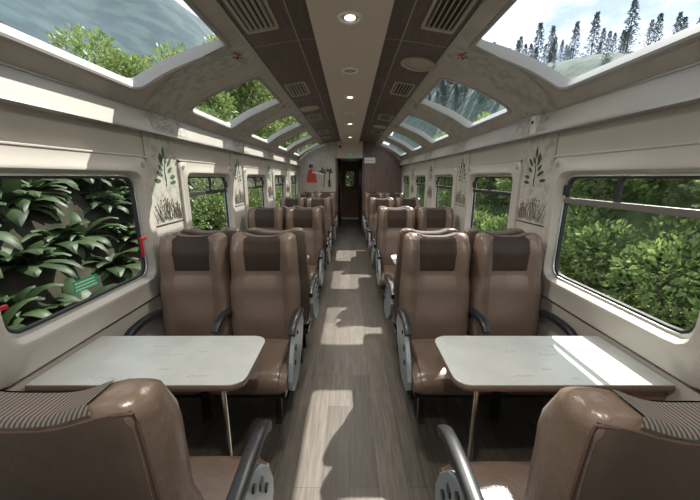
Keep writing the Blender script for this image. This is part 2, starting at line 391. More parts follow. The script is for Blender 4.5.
# valance board with printed patches
for s, side in ((-1, 'left'), (1, 'right')):
    bm = B()
    prism(bm, [(1.352, 1.925), (1.392, 2.060), (1.43, 2.060), (1.43, 1.925)], lambda a, b, d: (s*a, d, b), YB, YE, bev=.003)
    v = tag(obj(f'trim_{1 if s<0 else 2}', bm, M['surround']), f'cream valance board running along the top of the {side} wall', 'valance', kind='structure')
    bm = B(); prism(bm, [(1.348, 1.917), (1.352, 1.930), (1.43, 1.930), (1.43, 1.917)], lambda a, b, d: (s*a, d, b), YB, YE)
    obj('lower_lip', bm, M['seam'], v)
    bm = B(); prism(bm, [(1.386, 2.058), (1.388, 2.068), (1.43, 2.068), (1.43, 2.058)], lambda a, b, d: (s*a, d, b), YB, YE)
    obj('upper_lip', bm, M['seam'], v)
    for k in range(-1, 4):
        y0, y1 = 2.25+PER*k, 2.70+PER*k
        bm = B()
        f = lambda t: (1.3515+.04*t, 1.925+.135*t)
        pts = [f(.12), f(.97)]
        vs = []
        for (a, b) in pts: 
            vs.append([bm.verts.new((s*(a-.003), y, b)) for y in (y0, y1)])
        bm.faces.new((vs[0][0], vs[0][1], vs[1][1], vs[1][0]))
        pp = obj('printed_patch', bm, M['parch'], v)
        bm = B()
        for q in range(22):
            yy = random.uniform(y0+.02, y1-.02); t0 = random.uniform(.2, .8); L = random.uniform(.02, .05)
            A = random.uniform(0, PI)
            for w in range(5):
                pass
            c = [(yy+math.cos(A)*L*e+math.cos(A+PI/2)*.012*math.sin(e*3+q), t0+math.sin(A)*L*e/.14+.08*math.cos(e*2.2)) for e in (0, .25, .5, .75, 1)]
            c = [(a, max(.15, min(.94, b))) for a, b in c]
            tube(bm, [(s*(f(b)[0]-.0035), a, f(b)[1]) for a, b in c], .0016, 4)
        obj('printed_scroll', bm, M['sketch'], v)

# ------------------------------------------------------------------ side windows
def side_window(n, s, k, rail=True, label=''):
    a, b = WY0+PER*k, WY1+PER*k; yc = (a+b)/2; zc = (WZ0+WZ1)/2; hw = (b-a)/2; hh = (WZ1-WZ0)/2
    P = rrect_pts(hw, hh, .075, 12)
    def F(u, v, d): return (s*d, yc+u, zc+v)
    oz0, oz1 = 0.775, 1.755; ohw = hw+.115
    def outer(g, d):
        Q = rrect_pts(ohw+g, (oz1-oz0)/2+g, .05, 12); return [(x, y+(oz0+oz1)/2-zc, d) for _, (x, y) in Q]
    def inn(g, d): 
        return [(x*(1+g/hw), y*(1+g/hh), d) for _, (x, y) in P]
    bm = B()
    ring_sheet(bm, [outer(0, XW+.002), outer(0, 1.412), outer(-.008, 1.404), inn(.055, 1.402), inn(.040, 1.394), inn(.028, 1.396), inn(.018, 1.412), inn(.006, 1.455)], F)
    w = obj(f'window_{n}', bm, M['surround'], None, smooth=True)
    tag(w, label, 'window', 'side windows', 'structure')
    bm = B(); ring_sheet(bm, [inn(.012, 1.452), inn(.010, 1.442), inn(-.004, 1.440), inn(-.006, 1.452), inn(-.008, 1.475), inn(.03, 1.475)], F)
    obj('aluminium_frame', bm, M['silver'], w, smooth=True)
    bm = B(); ring_sheet(bm, [inn(-.004, 1.447), inn(-.016, 1.449), inn(-.018, 1.468), inn(.0, 1.468)], F)
    obj('rubber_gasket', bm, M['rubber'], w, smooth=True)
    bm = B(); vs = [bm.verts.new(F(x, y, 1.46)) for x, y, d in inn(-.004, 0)]; bm.faces.new(vs)
    obj('glass_pane', bm, M['glass'] if rail else M['glass_left'], w)
    if rail:
        zr = 1.47
        obj('horizontal_rail', bx(*sorted((s*1.436, s*1.458)), a+.008, b-.008, zr-.018, zr+.018, bev=.004), M['rail'] if k < 1 else M['rubber'], w)
        bm = None
        obj('vertical_divider', bx(*sorted((s*1.44, s*1.458)), yc+.04, yc+.066, zr, WZ1-.005, bev=.003), M['rubber'], w)
        obj('latch', bx(*sorted((s*1.425, s*1.45)), b-.045, b-.005, zr+.03, zr+.10, bev=.004), M['black'], w)
    for yy in (a-.055, b+.055):
        bm = B(); cyl(bm, (s*1.407, yy, 1.70), (s*1.398, yy, 1.70), .017, 16)
        obj('fixing_cap', bm, M['seam'], w)
    obj('upper_ledge', bx(*sorted((s*1.400, s*1.432)), a-.115, b+.115, 1.750, 1.762, bev=.003), M['surround'], w)
    return w
ordn = ['beside the camera', 'nearest', 'second', 'third', 'fourth', 'fifth']
n = 1
for s, sn in ((-1, 'left'), (1, 'right')):
    for k in range(-1, 5):
        rail = not (s < 0 and k == 0)
        lab = f'{sn} side window {ordn[0]}' if k == -1 else f'{ordn[k+1]} side window on the {sn} wall' + (', single dark pane' if not rail else ' with rail and sliding top')
        side_window(n, s, k, rail, lab); n += 1
    # moulding
    tag(obj(f'trim_{3 if s<0 else 4}', bx(*sorted((s*1.422, s*1.432)), YB, YE, .764, .772), M['pipe']), f'dark joint line under the windows on the {sn} wall', 'joint', kind='structure')

# printed pillar panels
def leafshape(L, w, n=8):
    pts = []
    for i in range(n+1): t = i/n; pts.append((t*L, w*math.sin(PI*t)**.8))
    for i in range(n-1, 0, -1): t = i/n; pts.append((t*L, -w*math.sin(PI*t)**.8))
    return pts
def pillar_panel(s, k, label):
    y0, y1 = 2.215+PER*k, 2.625+PER*k; yc = (y0+y1)/2
    r = empty('printed_pillar_panel', (s*1.43, yc, 0)); tag(r, label, 'wall panel', 'printed panels between the windows')
    f = lambda a, b, d: (-s*d, a, b)
    bm = B(); box(bm, *sorted((-s*.0, -s*.010)), -.203, .203, 1.27, 1.917)
    obj('panel_board', bm, M['parch'], r)
    bm = B(); box(bm, *sorted((-s*.0, -s*.012)), -.203, .203, 1.262, 1.268); obj('lower_edge', bm, M['hairpaint'], r)
    bm = B(); box(bm, *sorted((-s*.0, -s*.009)), -.203, .203, .78, 1.260); obj('lower_panel', bm, M['wall'], r)
    bm = B()
    rnd = random.Random(5+k)
    stem = [(0, 1.55), (.005, 1.60), (-.005, 1.66), (.003, 1.71)]
    tube(bm, [(-s*.0115, a, b) for a, b in stem], .003, 5)
    for i in range(11):
        t = i/10; bz = 1.57+.15*t; ang = (1 if i % 2 else -1)*(1.5-1.3*t)+PI/2+rnd.uniform(-.12, .12)
        L = .06+.03*rnd.random(); off = rnd.uniform(.025, .065)
        ox, oz = math.cos(ang)*off, bz+math.sin(ang)*off
        pts = [(ox+a*math.cos(ang)-b*math.sin(ang), oz+a*math.sin(ang)+b*math.cos(ang)) for a, b in leafshape(L, .0125 if s > 0 else .015)]
        prism(bm, pts, f, .0102, .0125)
    obj('leaf_sprig_print', bm, M['leafprint'] if s < 0 else M['darkprint'], r)
    bm = B()
    for i in range(64):
        a0 = rnd.uniform(-.17, .17); z0 = 1.28+rnd.random()*.03; L = rnd.uniform(.08, .19)*(1-abs(a0)*2.2); A = PI/2+rnd.uniform(-.6, .6)
        c = [(a0+math.cos(A)*L*t+.02*math.sin(t*2+i)*t, z0+math.sin(A)*L*t) for t in (0, .33, .66, 1)]
        tube(bm, [(-s*.0108, a, b) for a, b in c], .0017, 4)
        if i % 2:
            e = c[-1]; prism(bm, [(e[0]+.009*math.cos(q*PI/3)*1.2, e[1]+.006*math.sin(q*PI/3)) for q in range(6)], f, .0102, .0122)
    obj('grass_clump_print', bm, M['sketch'], r)
ordp = ['nearest', 'second', 'third', 'fourth']
for s, sn in ((-1, 'left'), (1, 'right')):
    for k in range(0, 4):
        pillar_panel(s, k, f'{ordp[k]} printed pillar panel on the {sn} wall, {"green" if s<0 else "dark"} leaf sprig above grasses')
    pillar_panel(s, -1, f'printed pillar panel on the {sn} wall beside the nearest seats')

# ------------------------------------------------------------------ end walls, corridor, far door
def section_poly(x0, x1):
    top = []
    pts = [(0, 2.575), (.225, 2.57), (.69, 2.53)]+[(p.x, p.y) for p in (prof(i/12, .02) for i in range(13))]+[(1.46, 2.0), (1.46, 0)]
    return pts
ptsR = [(.345, 0), (.345, 2.57)]+section_poly(0, 0)[2:]
ew = B(); prism(ew, ptsR, lambda a, b, d: (a, d, b), YE, YE+.06)
wend = tag(obj('wall_end', ew, M['endwood']), 'end wall, brown wood boards on the right of the doorway', 'wall', kind='structure')
for i in range(11):
    x = .40+i*.095
    obj('board_groove', bx(x-.002, x+.002, YE-.002, YE, 0, 2.48-.32*max(0, (x-.7))**1.3), M['hairpaint'], wend)
ewl = B(); prism(ewl, ptsR, lambda a, b, d: (-a, d, b), YE, YE+.06); obj('mural_side', ewl, M['mural'], wend)
obj('door_header', bx(-.345, .345, YE-.03, YE+.06, 2.12, 2.57), M['centre'], wend)
wb_ = B(); prism(wb_, [(0, 0), (0, 2.57)]+section_poly(0, 0)[1:], lambda a, b, d: (a, d, b), YB-.06, YB); prism(wb_, [(0, 0), (0, 2.57)]+section_poly(0, 0)[1:], lambda a, b, d: (-a, d, b), YB-.06, YB)
tag(obj('wall_back', wb_, M['wall']), 'cream wall behind the camera', 'wall', kind='structure')
YD = 12.35
bm = B(); box(bm, -.40, -.345, YE+.06, YD+.1, 0, 2.3); box(bm, .345, .40, YE+.06, YD+.1, 0, 2.3); box(bm, -.40, .40, YE+.06, YD+.1, 2.2, 2.3)
box(bm, -.40, -.34, YE-.01, YE+.1, 0, 2.12); box(bm, .34, .40, YE-.01, YE+.1, 0, 2.12)
tag(obj('wall_corridor', bm, M['corridor']), 'dark walls of the passage beyond the doorway', 'wall', kind='structure')
# far door with window
d = empty('door_1', (0, YD, 0)); tag(d, 'dark brown door with oval window at the end of the passage', 'door', kind='structure')
bm = B()
P = rrect_pts(.165, .28, .09, 10); zc = 1.56
def FD(a, b, dd): return (a, dd, b+zc)
o0 = [(a*.345, (b*1.08-.48) if b > 0 else b*1.56+0, 0) for (a, b), _ in P]
o0 = [(a*.345, (b+1)/2*2.2-zc, 0) for (a, b), _ in P]
i0 = [(x, y, 0) for _, (x, y) in P]; i1 = [(x, y, .04) for _, (x, y) in P]
ring_sheet(bm, [o0, i0, i1], FD); obj('door_leaf', bm, M['doorwood'], d)
bm = B(); ring_sheet(bm, [[(x*1.12, y*1.08, -.012) for _, (x, y) in P], [(x, y, -.016) for _, (x, y) in P], [(x, y, .0) for _, (x, y) in P]], FD); obj('window_rim', bm, M['edge'], d)
bm = B(); bm.faces.new([bm.verts.new(FD(x, y, .02)) for _, (x, y) in P]); obj('glass_pane', bm, M['glass'], d)
obj('handle', cyl(B(), (.25, -.03, 1.08), (.14, -.05, 1.08), .012), M['silver'], d)
obj('threshold', bx(-.34, .34, -.25, 0, 0.0, .05, bev=.01), M['silver'], d)
bm = B()
for q in range(10):
    t = q/10*2*PI; cyl(bm, (math.cos(t)*.05, .012, 1.60+math.sin(t)*.09), (math.cos(t+.7)*.05, .012, 1.60+math.sin(t+.7)*.09), .008, 6)
obj('window_emblem', bm, M['hairpaint'], d)

# items on the end wall
t = empty('security_camera', (-.27, YE-.03, 2.42)); tag(t, 'small black dome camera above the doorway', 'camera')
bm = B(); bmesh.ops.create_uvsphere(bm, u_segments=16, v_segments=8, radius=.035); obj('dome', bm, M['black'], t, smooth=True)
obj('mount', cyl(B(), (0, .03, 0), (0, .005, 0), .045), M['white'], t)
t = empty('exit_sign', (0, YE-.045, 2.215)); tag(t, 'small lit green sign over the doorway', 'sign')
obj('sign_case', bx(-.07, .07, 0, .015, -.035, .035, bev=.004), M['centre'], t); obj('lit_face', bx(-.05, .05, -.003, 0, -.022, .022), M['exit'], t)
t = empty('notice_board', (.54, YE-.012, 2.065)); tag(t, 'white notice plate high on the brown boards right of the doorway', 'sign')
obj('plate', bx(-.15, .15, 0, .012, -.075, .075, bev=.004), M['white'], t)
obj('plate_rule', bx(-.12, .12, -.001, 0, -.01, -.002), M['ink'], t)
t = tag(obj('blue_indicator', cyl(B(), (.39, YE-.02, 2.21), (.39, YE, 2.21), .04), M['bluespot']), 'round blue disc beside the header above the doorway', 'indicator')

# mural: woman in red skirt with plants
mu = empty('wall_mural', (-1.07, YE, 1.29)); mu.scale = (.8, 1, .6); tag(mu, 'painted mural of a figure in red and tall plants on the pale end wall', 'mural')
fm = lambda a, b, d: (a, -d, b)
def mp_(name, pts, m, dd=.004): 
    bm = B(); prism(bm, pts, fm, 0, dd); return obj(name, bm, m, mu)
mp_('red_dress', [(-.17, .30), (-.14, .62), (-.09, .86), (0, .90), (.10, .82), (.14, .74), (.20, .30)], M['redpaint'])
mp_('hair', [(-.07, .98), (-.06, 1.08), (0, 1.13), (.07, 1.09), (.07, 1.03), (0, .93)], M['hairpaint'], .005)
mp_('face', [(.0, .94), (.02, 1.05), (.08, 1.04), (.09, .97), (.05, .92)], M['skin'], .006)
mp_('hat', [(-.03, 1.12), (-.01, 1.22), (.05, 1.24), (.07, 1.12)], M['parch'], .006)
mp_('arm', [(.03, .74), (.05, .80), (.30, .74), (.42, .66), (.40, .63), (.26, .69)], M['white'], .007)
bm = B(); rr = random.Random(3)
tube(bm, [(.42, -.004, .1), (.45, -.004, .5), (.50, -.004, .8)], .012, 6); tube(bm, [(.66, -.004, .1), (.62, -.004, .6), (.66, -.004, .95)], .018, 6)
for i in range(14):
    cx, cz = (.38, .80) if i % 2 else (.63, .82); A = rr.uniform(-.3, PI+.3)
    prism(bm, [(cx+a*math.cos(A)-b*math.sin(A), cz-.1+.012*i+a*math.sin(A)+b*math.cos(A)) for a, b in leafshape(.14, .028)], fm, 0, .004+.0003*i)
prism(bm, [(.58, .1), (.585, .42), (.62, .42), (.63, .1)], fm, 0, .01)
obj('painted_plants', bm, M['darkprint'], mu)

# ------------------------------------------------------------------ ceiling fittings
dl = None
def downlight(lit):
    r = empty('ceiling_downlight')
    bm = B()
    prof_ = [(.048, 0.0), (.050, -.006), (.066, -.008), (.072, -.003), (.073, .0)]
    rings = [[bm.verts.new((a*math.cos(q*2*PI/28), a*math.sin(q*2*PI/28), b)) for q in range(28)] for a, b in prof_]
    for i in range(len(rings)-1):
        for j in range(28): bm.faces.new((rings[i][j], rings[i][(j+1) % 28], rings[i+1][(j+1) % 28], rings[i+1][j]))
    obj('trim_ring', bm, M['white'], r, smooth=True)
    bm = B(); cyl(bm, (0, 0, .0), (0, 0, -.0015), .049, 28); obj('reflector', bm, M['silver'] if lit else M['ink'], r)
    bm = B(); cyl(bm, (0, 0, -.0015), (0, 0, -.004), .030, 24); obj('bulb', bm, M['bulb'] if lit else M['panelgrey'], r)
    return r
for i in range(9):
    y = 1.97+.88*i-1.76
    lit = (i % 2 == 0)
    r = downlight(lit); r.location = (0, y, ZC)
    words = ['above the camera', 'just ahead of the camera', 'nearest in view', 'second in view', 'third in view', 'fourth in view', 'fifth in view', 'sixth in view', 'last before the end wall']
    tag(r, f'{"lit" if lit else "unlit"} round downlight in the centre ceiling panel, {words[i]}', 'ceiling light', 'downlights along the centre panel')
    if lit:
        ld = bpy.data.lights.new('downlight_lamp', 'SPOT'); ld.energy = LAMP_W; ld.spot_size = math.radians(165); ld.spot_blend = .8; ld.color = (1, .92, .82); ld.shadow_soft_size = .05
        lo = bpy.data.objects.new('lamp', ld); COL.objects.link(lo); lo.parent = r; lo.location = (0, 0, -.02)
vent0 = None
vw = ['beside the camera', 'nearest in view', 'second in view', 'third in view', 'fourth in view', 'last before the end wall']
for s, sn in ((-1, 'left'), (1, 'right')):
    for k in range(0, 5):
        y = 1.98+1.57*k
        x = s*.55
        z = 2.565+(2.505-2.565)*((.535-.23)/.46)**1.3
        tilt = s*math.radians(9)
        r = empty('ceiling_vent', (x, y, z-.004)); r.rotation_euler = (0, tilt, 0)
        tag(r, f'beige slatted air vent in the {sn} wood ceiling strip, {vw[k+1]}', 'vent', 'ceiling air vents')
        if vent0 is None:
            hw, hl = .095, .215
            bm = B(); P = rrect_pts(hw, hl, .012, 6)
            ring_sheet(bm, [[(x_*1.12, y_*1.08, 0.004) for _, (x_, y_) in P], [(x_*1.12, y_*1.08, -.008) for _, (x_, y_) in P], [(x_*.92, y_*.95, -.008) for _, (x_, y_) in P], [(x_*.88, y_*.93, .004) for _, (x_, y_) in P]], lambda a, b, c: (a, b, c))
            f0 = obj('vent_frame', bm, M['vent'], r)
            b0 = obj('vent_back', bx(-hw*.95, hw*.95, -hl*.95, hl*.95, .001, .003), M['dark'], r)
            sl = []
            for i in range(5):
                bm = B(); xx = -.064+.032*i
                prism(bm, [(xx-.008, -.010), (xx+.004, .000), (xx+.007, -.001), (xx-.004, -.011)], lambda a, b, d: (a, d, b), -hl*.93, hl*.93)
                sl.append(obj('slat', bm, M['vent'], r))
            vent0 = [f0, b0]+sl
        else:
            for o in vent0: c = o.copy(); COL.objects.link(c); c.parent = r
for (x, y, lab) in ((.56, 2.80, 'nearest one, in the right wood strip'), (-.56, 4.46, 'nearer one in the left wood strip'), (.56, 6.02, 'farther one in the right wood strip'), (-.56, 7.55, 'farthest one, in the left wood strip')):
    r = empty('ceiling_speaker', (x, y, 2.565-.06*((.56-.23)/.46)**1.3-.002)); r.rotation_euler = (0, math.copysign(math.radians(9), x), 0)
    tag(r, f'round beige ceiling loudspeaker, {lab}', 'speaker', 'round ceiling speakers')
    bm = B()
    pf = [(.145, .006), (.143, -.010), (.128, -.016), (.112, -.012), (.106, -.004)]
    rings = [[bm.verts.new((a*math.cos(q*2*PI/36), a*math.sin(q*2*PI/36), b)) for q in range(36)] for a, b in pf]
    for i in range(len(rings)-1):
        for j in range(36): bm.faces.new((rings[i][j], rings[i][(j+1) % 36], rings[i+1][(j+1) % 36], rings[i+1][j]))
    obj('rim', bm, M['vent'], r, smooth=True)
    bm = B(); bmesh.ops.create_uvsphere(bm, u_segments=28, v_segments=8, radius=.106, matrix=Matrix.Scale(.12, 4, (0, 0, 1))); obj('grille', bm, M['vent'], r, smooth=True)
# small white boxes on valance
for (s, y, lab) in ((1, 2.40, 'small white sensor box on the right valance beside the printed patch'),):
    r = empty('sensor_box', (s*1.36, y, 1.99)); tag(r, lab, 'sensor')
    bm = bx(-.02, .02, -.03, .03, -.065, .065, bev=.006); obj('case', bm, M['white'], r)
    obj('lens', cyl(B(), (-.0195, 0, .02), (-.024, 0, .02), .012), M['black'], r)

# window extras
t = empty('emergency_pull', (-1.425, 2.045, 1.16)); tag(t, 'red emergency pull strap at the far edge of the left dark window', 'emergency handle', 'red emergency pulls')
obj('strap', bx(-.004, .004, -.012, .012, -.075, .055, bev=.003), M['red'], t); obj('tab', bx(-.004, .010, -.012, .045, .040, .058, bev=.003), M['red'], t)
t2 = dup(t); t2.location = (-1.425, 1.135, 1.05); t2['label'] = 'red emergency pull strap at the near corner of the left dark window'
t = empty('window_sticker', (-1.457, 1.60, 1.05)); tag(t, 'green safety sticker with white writing on the left dark window', 'sticker')
obj('sticker_sheet', bx(0, .001, -.08, .08, -.032, .032), M['green_sticker'], t)
bm = B()
for row in range(3):
    y = -.068
    while y < .06:
        w = random.uniform(.006, .014); box(bm, .001, .0016, y, y+w*.7, .012-.018*row, .020-.018*row); y += w
obj('sticker_writing', bm, M['white'], t)

# ------------------------------------------------------------------ seats (local: faces -Y, origin on floor under the headrest front)
def lin(tab, z):
    if z <= tab[0][0]: return tab[0][1]
    for i in range(1, len(tab)):
        if z <= tab[i][0]:
            u = (z-tab[i-1][0])/(tab[i][0]-tab[i-1][0]); u = u*u*(3-2*u); return tab[i-1][1]+(tab[i][1]-tab[i-1][1])*u
    return tab[-1][1]
TA = [(.40, .235), (.60, .250), (.85, .252), (.98, .240), (1.10, .238), (1.26, .228)]
TF = [(.40, -.085), (.60, -.078), (.85, -.045), (1.0, -.015), (1.10, -.012), (1.26, .015)]
TB = [(.40, .012), (.70, .020), (.92, .028), (1.03, .052), (1.14, .058), (1.22, .040), (1.26, .025)]
TR = [(.40, .035), (.8, .085), (1.1, .115), (1.26, .112)]
ZT = 1.255
def bp(z, phi, off=0):
    """point on back shell; phi 0..2pi, phi in (pi,2pi) = front (-y)"""
    cap = 0
    a = lin(TA, z); f = lin(TF, z); r = lin(TR, z); b = lin(TB, z)
    rc = .036
    if z > ZT-rc:
        q = (z-(ZT-rc))/rc; sh = rc*(1-math.sqrt(max(0, 1-q*q*.98)))
        a -= sh*1.25; f += sh*.75; r -= sh*.5; b *= (1-q*.6)
    if z < .44:
        q = (.44-z)/.04; a -= .012*q; f += .012*q; r -= .012*q
    c, sn = math.cos(phi), math.sin(phi)
    u = math.copysign(abs(c)**.42, c); x = (a+off)*u
    w = math.copysign(abs(sn)**.5, sn)
    mid = (f+r)/2
    if sn < 0:
        bump = math.exp(-((abs(u)-.80)/.20)**2)
        fr = f-b*bump
        y = mid+(fr-off-mid)*abs(w)
    else: y = mid+(r+off-mid)*abs(w)
    zt = max(0, min(1, (z-1.02)/.2)); z = z-.030*zt*zt*math.exp(-(u/.66)**4)
    return Vector((x, y, z))
def phi_of_u(u, front=True):
    c = math.copysign(abs(u)**(1/.42), u); ph = math.acos(max(-1, min(1, c)))
    return 2*PI-ph if front else ph
ZS = [.40, .41, .425, .44, .50, .56, .62, .68, .74, .80, .86, .90, .94, .97, 1.0, 1.03, 1.07, 1.11, 1.15, 1.18, 1.21, 1.222, 1.232, 1.241, 1.247, 1.252, 1.255]
def shell_mesh():
    bm = B(); n = 56
    # sample phi non uniformly via u for even spacing
    us = [math.cos(PI*i/(n/2)) for i in range(n//2+1)]
    phis = []
    for i in range(n//2): phis.append(phi_of_u(1-2*i/(n/2), False))
    for i in range(n//2): phis.append(phi_of_u(-1+2*i/(n/2), True))
    rings = [[bm.verts.new(bp(z, p)) for p in phis] for z in ZS]
    for i in range(len(rings)-1):
        for j in range(n): bm.faces.new((rings[i][j], rings[i][(j+1) % n], rings[i+1][(j+1) % n], rings[i+1][j]))
    # caps as strips front-back
    for R in (rings[0], rings[-1]):
        h = n//2
        for j in range(1, h-1): bm.faces.new((R[j], R[j+1], R[n-j-1], R[n-j]))
        bm.faces.new((R[0], R[1], R[n-1])); bm.faces.new((R[h-1], R[h], R[h+1]))
    return bm
def patch(z0, z1, uw, off, front=True, uw2=None, nu=16, nz=16):
    bm = B(); V = []
    for j in range(nz+1):
        z = z0+(z1-z0)*j/nz; row = []
        U = uw+((uw2 if uw2 else uw)-uw)*j/nz
        for i in range(nu+1):
            u = -U+2*U*i/nu
            p = bp(z, phi_of_u(u, front), 0)
            e = min(1, 4*min(i, nu-i)/nu, 4*min(j, nz-j+ (nz if z1 > 1.23 else 0))/nz)
            o_ = off*(e**.5) if e > 0 else -.002
            row.append(bm.verts.new(p+Vector((0, -o_ if front else o_, o_*.6 if z > 1.22 else 0))))
        V.append(row)
    for j in range(nz):
        for i in range(nu): bm.faces.new((V[j][i], V[j][i+1], V[j+1][i+1], V[j+1][i]))
    return bm
mesh_cache = {}
def cobj(key, build, m, parent, name, smooth=True):
    if key not in mesh_cache:
        o = obj(name, build(), m, parent, smooth=smooth); mesh_cache[key] = o.data; return o
    o = bpy.data.objects.new(name, mesh_cache[key]); COL.objects.link(o); o.parent = parent; return o
def cushion():
    bm = B(); nx, ny = 12, 18
    # swept profile: side profile in (y,z)
    path = [(-.03, .375), (-.03, .475), (-.06, .492), (-.15, .488), (-.28, .492), (-.40, .502), (-.47, .500), (-.515, .478), (-.535, .44), (-.53, .395), (-.50, .365), (-.44, .355), (-.2, .355)]
    rows = []
    n = len(path)
    for i in range(nx+1):
        u = -1+2*i/nx; x = .236*math.copysign(abs(u)**.8, u); e = abs(u)**6
        cy = -.28; cz = .43
        rows.append([bm.verts.new((x, cy+(y-cy)*(1-.05*e), cz+(z-cz)*(1-.30*e)+(.008*(1-u*u) if z > .45 else 0))) for y, z in path])
    for i in range(nx):
        for j in range(n): bm.faces.new((rows[i][j], rows[i+1][j], rows[i+1][(j+1) % n], rows[i][(j+1) % n]))
    bm.faces.new(rows[0]); bm.faces.new(rows[-1][::-1])
    return bm
def armrest(xc, curved=False, sh=1):
    bm = B()
    if curved: pts = [(.03, .60), (.0, .66), (-.06, .695), (-.16, .71), (-.26, .71), (-.34, .70), (-.385, .68), (-.40, .655)]
    else: pts = [(.03, .675), (-.04, .70), (-.14, .710), (-.25, .715), (-.34, .708), (-.40, .692), (-.43, .668)]
    tube(bm, [(xc, y*sh, z) for y, z in pts], 0, 12, flat=(.024, .022))
    bmesh.ops.translate(bm, verts=[v for v in bm.verts], vec=(0, 0, 0))
    return bm
def sidepanel(x):
    bm = B()
    pts = [(-.42, .33), (-.465, .37), (-.47, .43), (-.43, .53), (-.36, .62), (-.29, .675), (-.20, .70), (-.02, .685), (.02, .60), (-.05, .48), (-.16, .38), (-.28, .32)]
    prism(bm, pts, lambda a, b, d: (x+d, a, b), -.014, .014, bev=.005); return bm
def make_seat(kind, sgn, facing):
    """kind aisle|window ; sgn = local side (+1/-1) of the aisle"""
    r = empty('train_seat')
    cobj('shell', shell_mesh, M['leather'], r, 'backrest')
    hp = cobj('head', lambda: patch(.985, 1.2545, .53, .005, uw2=.60), M['leather_dark'], r, 'headrest_panel')
    cobj('mid', lambda: patch(.50, .975, .60, .004, uw2=.57), M['leather_mid'], r, 'back_panel')
    cobj('rear', lambda: patch(.42, 1.240, .955, .006, front=False, nu=36, nz=26), M['leather_back'], r, 'rear_cover')
    def strip():
        bm = B(); V = []
        for i in range(17):
            u = -.74+1.48*i/16; row = []
            a = bp(1.2549, phi_of_u(u, True)); b = bp(1.2549, phi_of_u(u, False)); c = bp(1.247, phi_of_u(u, False)); d_ = bp(1.252, phi_of_u(u, False))
            for q, p in enumerate((a, (a*2+b)/3, (a+b*2)/3, b, d_, c)):
                row.append(bm.verts.new(p+Vector((0, 0.004 if q > 3 else 0, .0045 if q < 4 else .003))))
            V.append(row)
        for i in range(16):
            for j in range(5): bm.faces.new((V[i][j], V[i+1][j], V[i+1][j+1], V[i][j+1]))
        return bm
    cobj('strip', strip, M['stripe'], r, 'head_cover_strip')
    def piping():
        bm = B()
        zz = [.45, .6, .75, .9, 1.0, 1.1, 1.18, 1.215, 1.235]
        L = [bp(z, phi_of_u(-.955, False), .001) for z in zz]; R = [bp(z, phi_of_u(.955, False), .001) for z in reversed(zz)]
        top = [bp(1.240, phi_of_u(u, False), .001) for u in (-.85, -.6, -.3, 0, .3, .6, .85)]
        tube(bm, L+top+R, .0026, 6); return bm
    cobj('piping', piping, M['pipe'], r, 'piping')
    cobj('seat', cushion, M['leather'], r, 'seat_cushion')
    for sx_ in (-1, 1):
     def spipe(sx_=sx_):
        bm = B()
        tube(bm, [(sx_*.195, y, z+.004) for y, z in ((-.07, .492), (-.15, .489), (-.28, .493), (-.40, .503), (-.47, .501), (-.517, .478), (-.537, .44))], .003, 6)
        return bm
     cobj(f'spipe{sx_}', spipe, M['pipe'], r, 'seat_seam')
    cobj('frame', lambda: bx(-.22, .22, -.47, .03, .315, .357, bev=.008), M['black'], r, 'seat_frame', smooth=False)
    for ly in (-.30, -.06):
        def leg(ly=ly):
            bm = B(); x = sgn*.13
            prism(bm, [(ly-.022, .32), (ly+.022, .32), (ly+.018, .03), (ly+.035, .0), (ly-.035, .0), (ly-.018, .03)], lambda a, b, d: (x+d, a, b), -.02, .02, bev=.004); return bm
        cobj(f'leg{ly}{sgn}', leg, M['black'], r, 'leg', smooth=False)
    if kind == 'aisle':
        sp = cobj(f'side{sgn}', lambda: sidepanel(sgn*.252), M['panelgrey'], r, 'side_panel', smooth=False)
        cobj(f'arm{sgn}{facing}', lambda: armrest(sgn*.246, sh=.78 if facing else 1.12), M['armtop'], r, 'armrest')
        for (y, z, q) in ((-.25, .645, .014), (-.37, .50, .016)): cobj(f'btn{sgn}{q}', lambda: cyl(B(), (sgn*.260, y, z), (sgn*.274, y, z), q, 12), M['black'], sp, 'recline_button', smooth=False)
        cobj(f'lat{sgn}', lambda: bx(*sorted((sgn*.262, sgn*.272)), -.34, -.305, .56, .59, bev=.003), M['black'], sp, 'catch', smooth=False)
    else:
        cobj(f'armc{sgn}', lambda: armrest(sgn*.246, sh=.70), M['armtop'], r, 'armrest')
        cobj(f'armw{sgn}', lambda: armrest(-sgn*.248, True), M['armtop'], r, 'armrest')
        def st():
            return bx(sgn*.246-.014, sgn*.246+.014, -.02, .03, .36, .69, bev=.004)
        cobj(f'armst{sgn}', st, M['black'], r, 'armrest_bracket', smooth=False)
    return r
ords = ['first', 'second', 'third', 'fourth']
BAY = 1.88
protos = {}
for sx, sn in ((-1, 'left'), (1, 'right')):
    for xx, kd in ((.61, 'aisle'), (1.115, 'window')):
        for facing in (True, False):
            ks = range(0, 5) if facing else range(0, 4)
            for k in ks:
                y = (2.07+BAY*k) if facing else ((.505 if sx > 0 else .53)+BAY*k)
                if facing and k == 4: y = 8.50
                sgn = (-sx) if facing else sx      # local side of the aisle
                key = (kd, sgn, facing)
                if key not in protos: r = make_seat(kd, sgn, facing); protos[key] = r
                else: r = dup(protos[key])
                r.location = (sx*(xx-(0 if facing else (.032 if sx < 0 else .004))-(.012 if (sx < 0 and kd == 'window' and facing) else 0)), y, 0); r.rotation_euler = (0, 0, 0 if facing else PI)
                r.scale = (1, 1, 1 if (not facing and k == 0) else .986)
                if facing: 
                    lab = f'{sn} {kd} seat in brown leather facing the camera, ' + (f'behind the {ords[k]} table' if k < 4 else 'against the end wall')
                else: lab = f'{sn} {kd} seat in brown leather with back to the camera, ' + f'before the {ords[k]} table'
                tag(r, lab, 'seat', 'brown leather train seats')

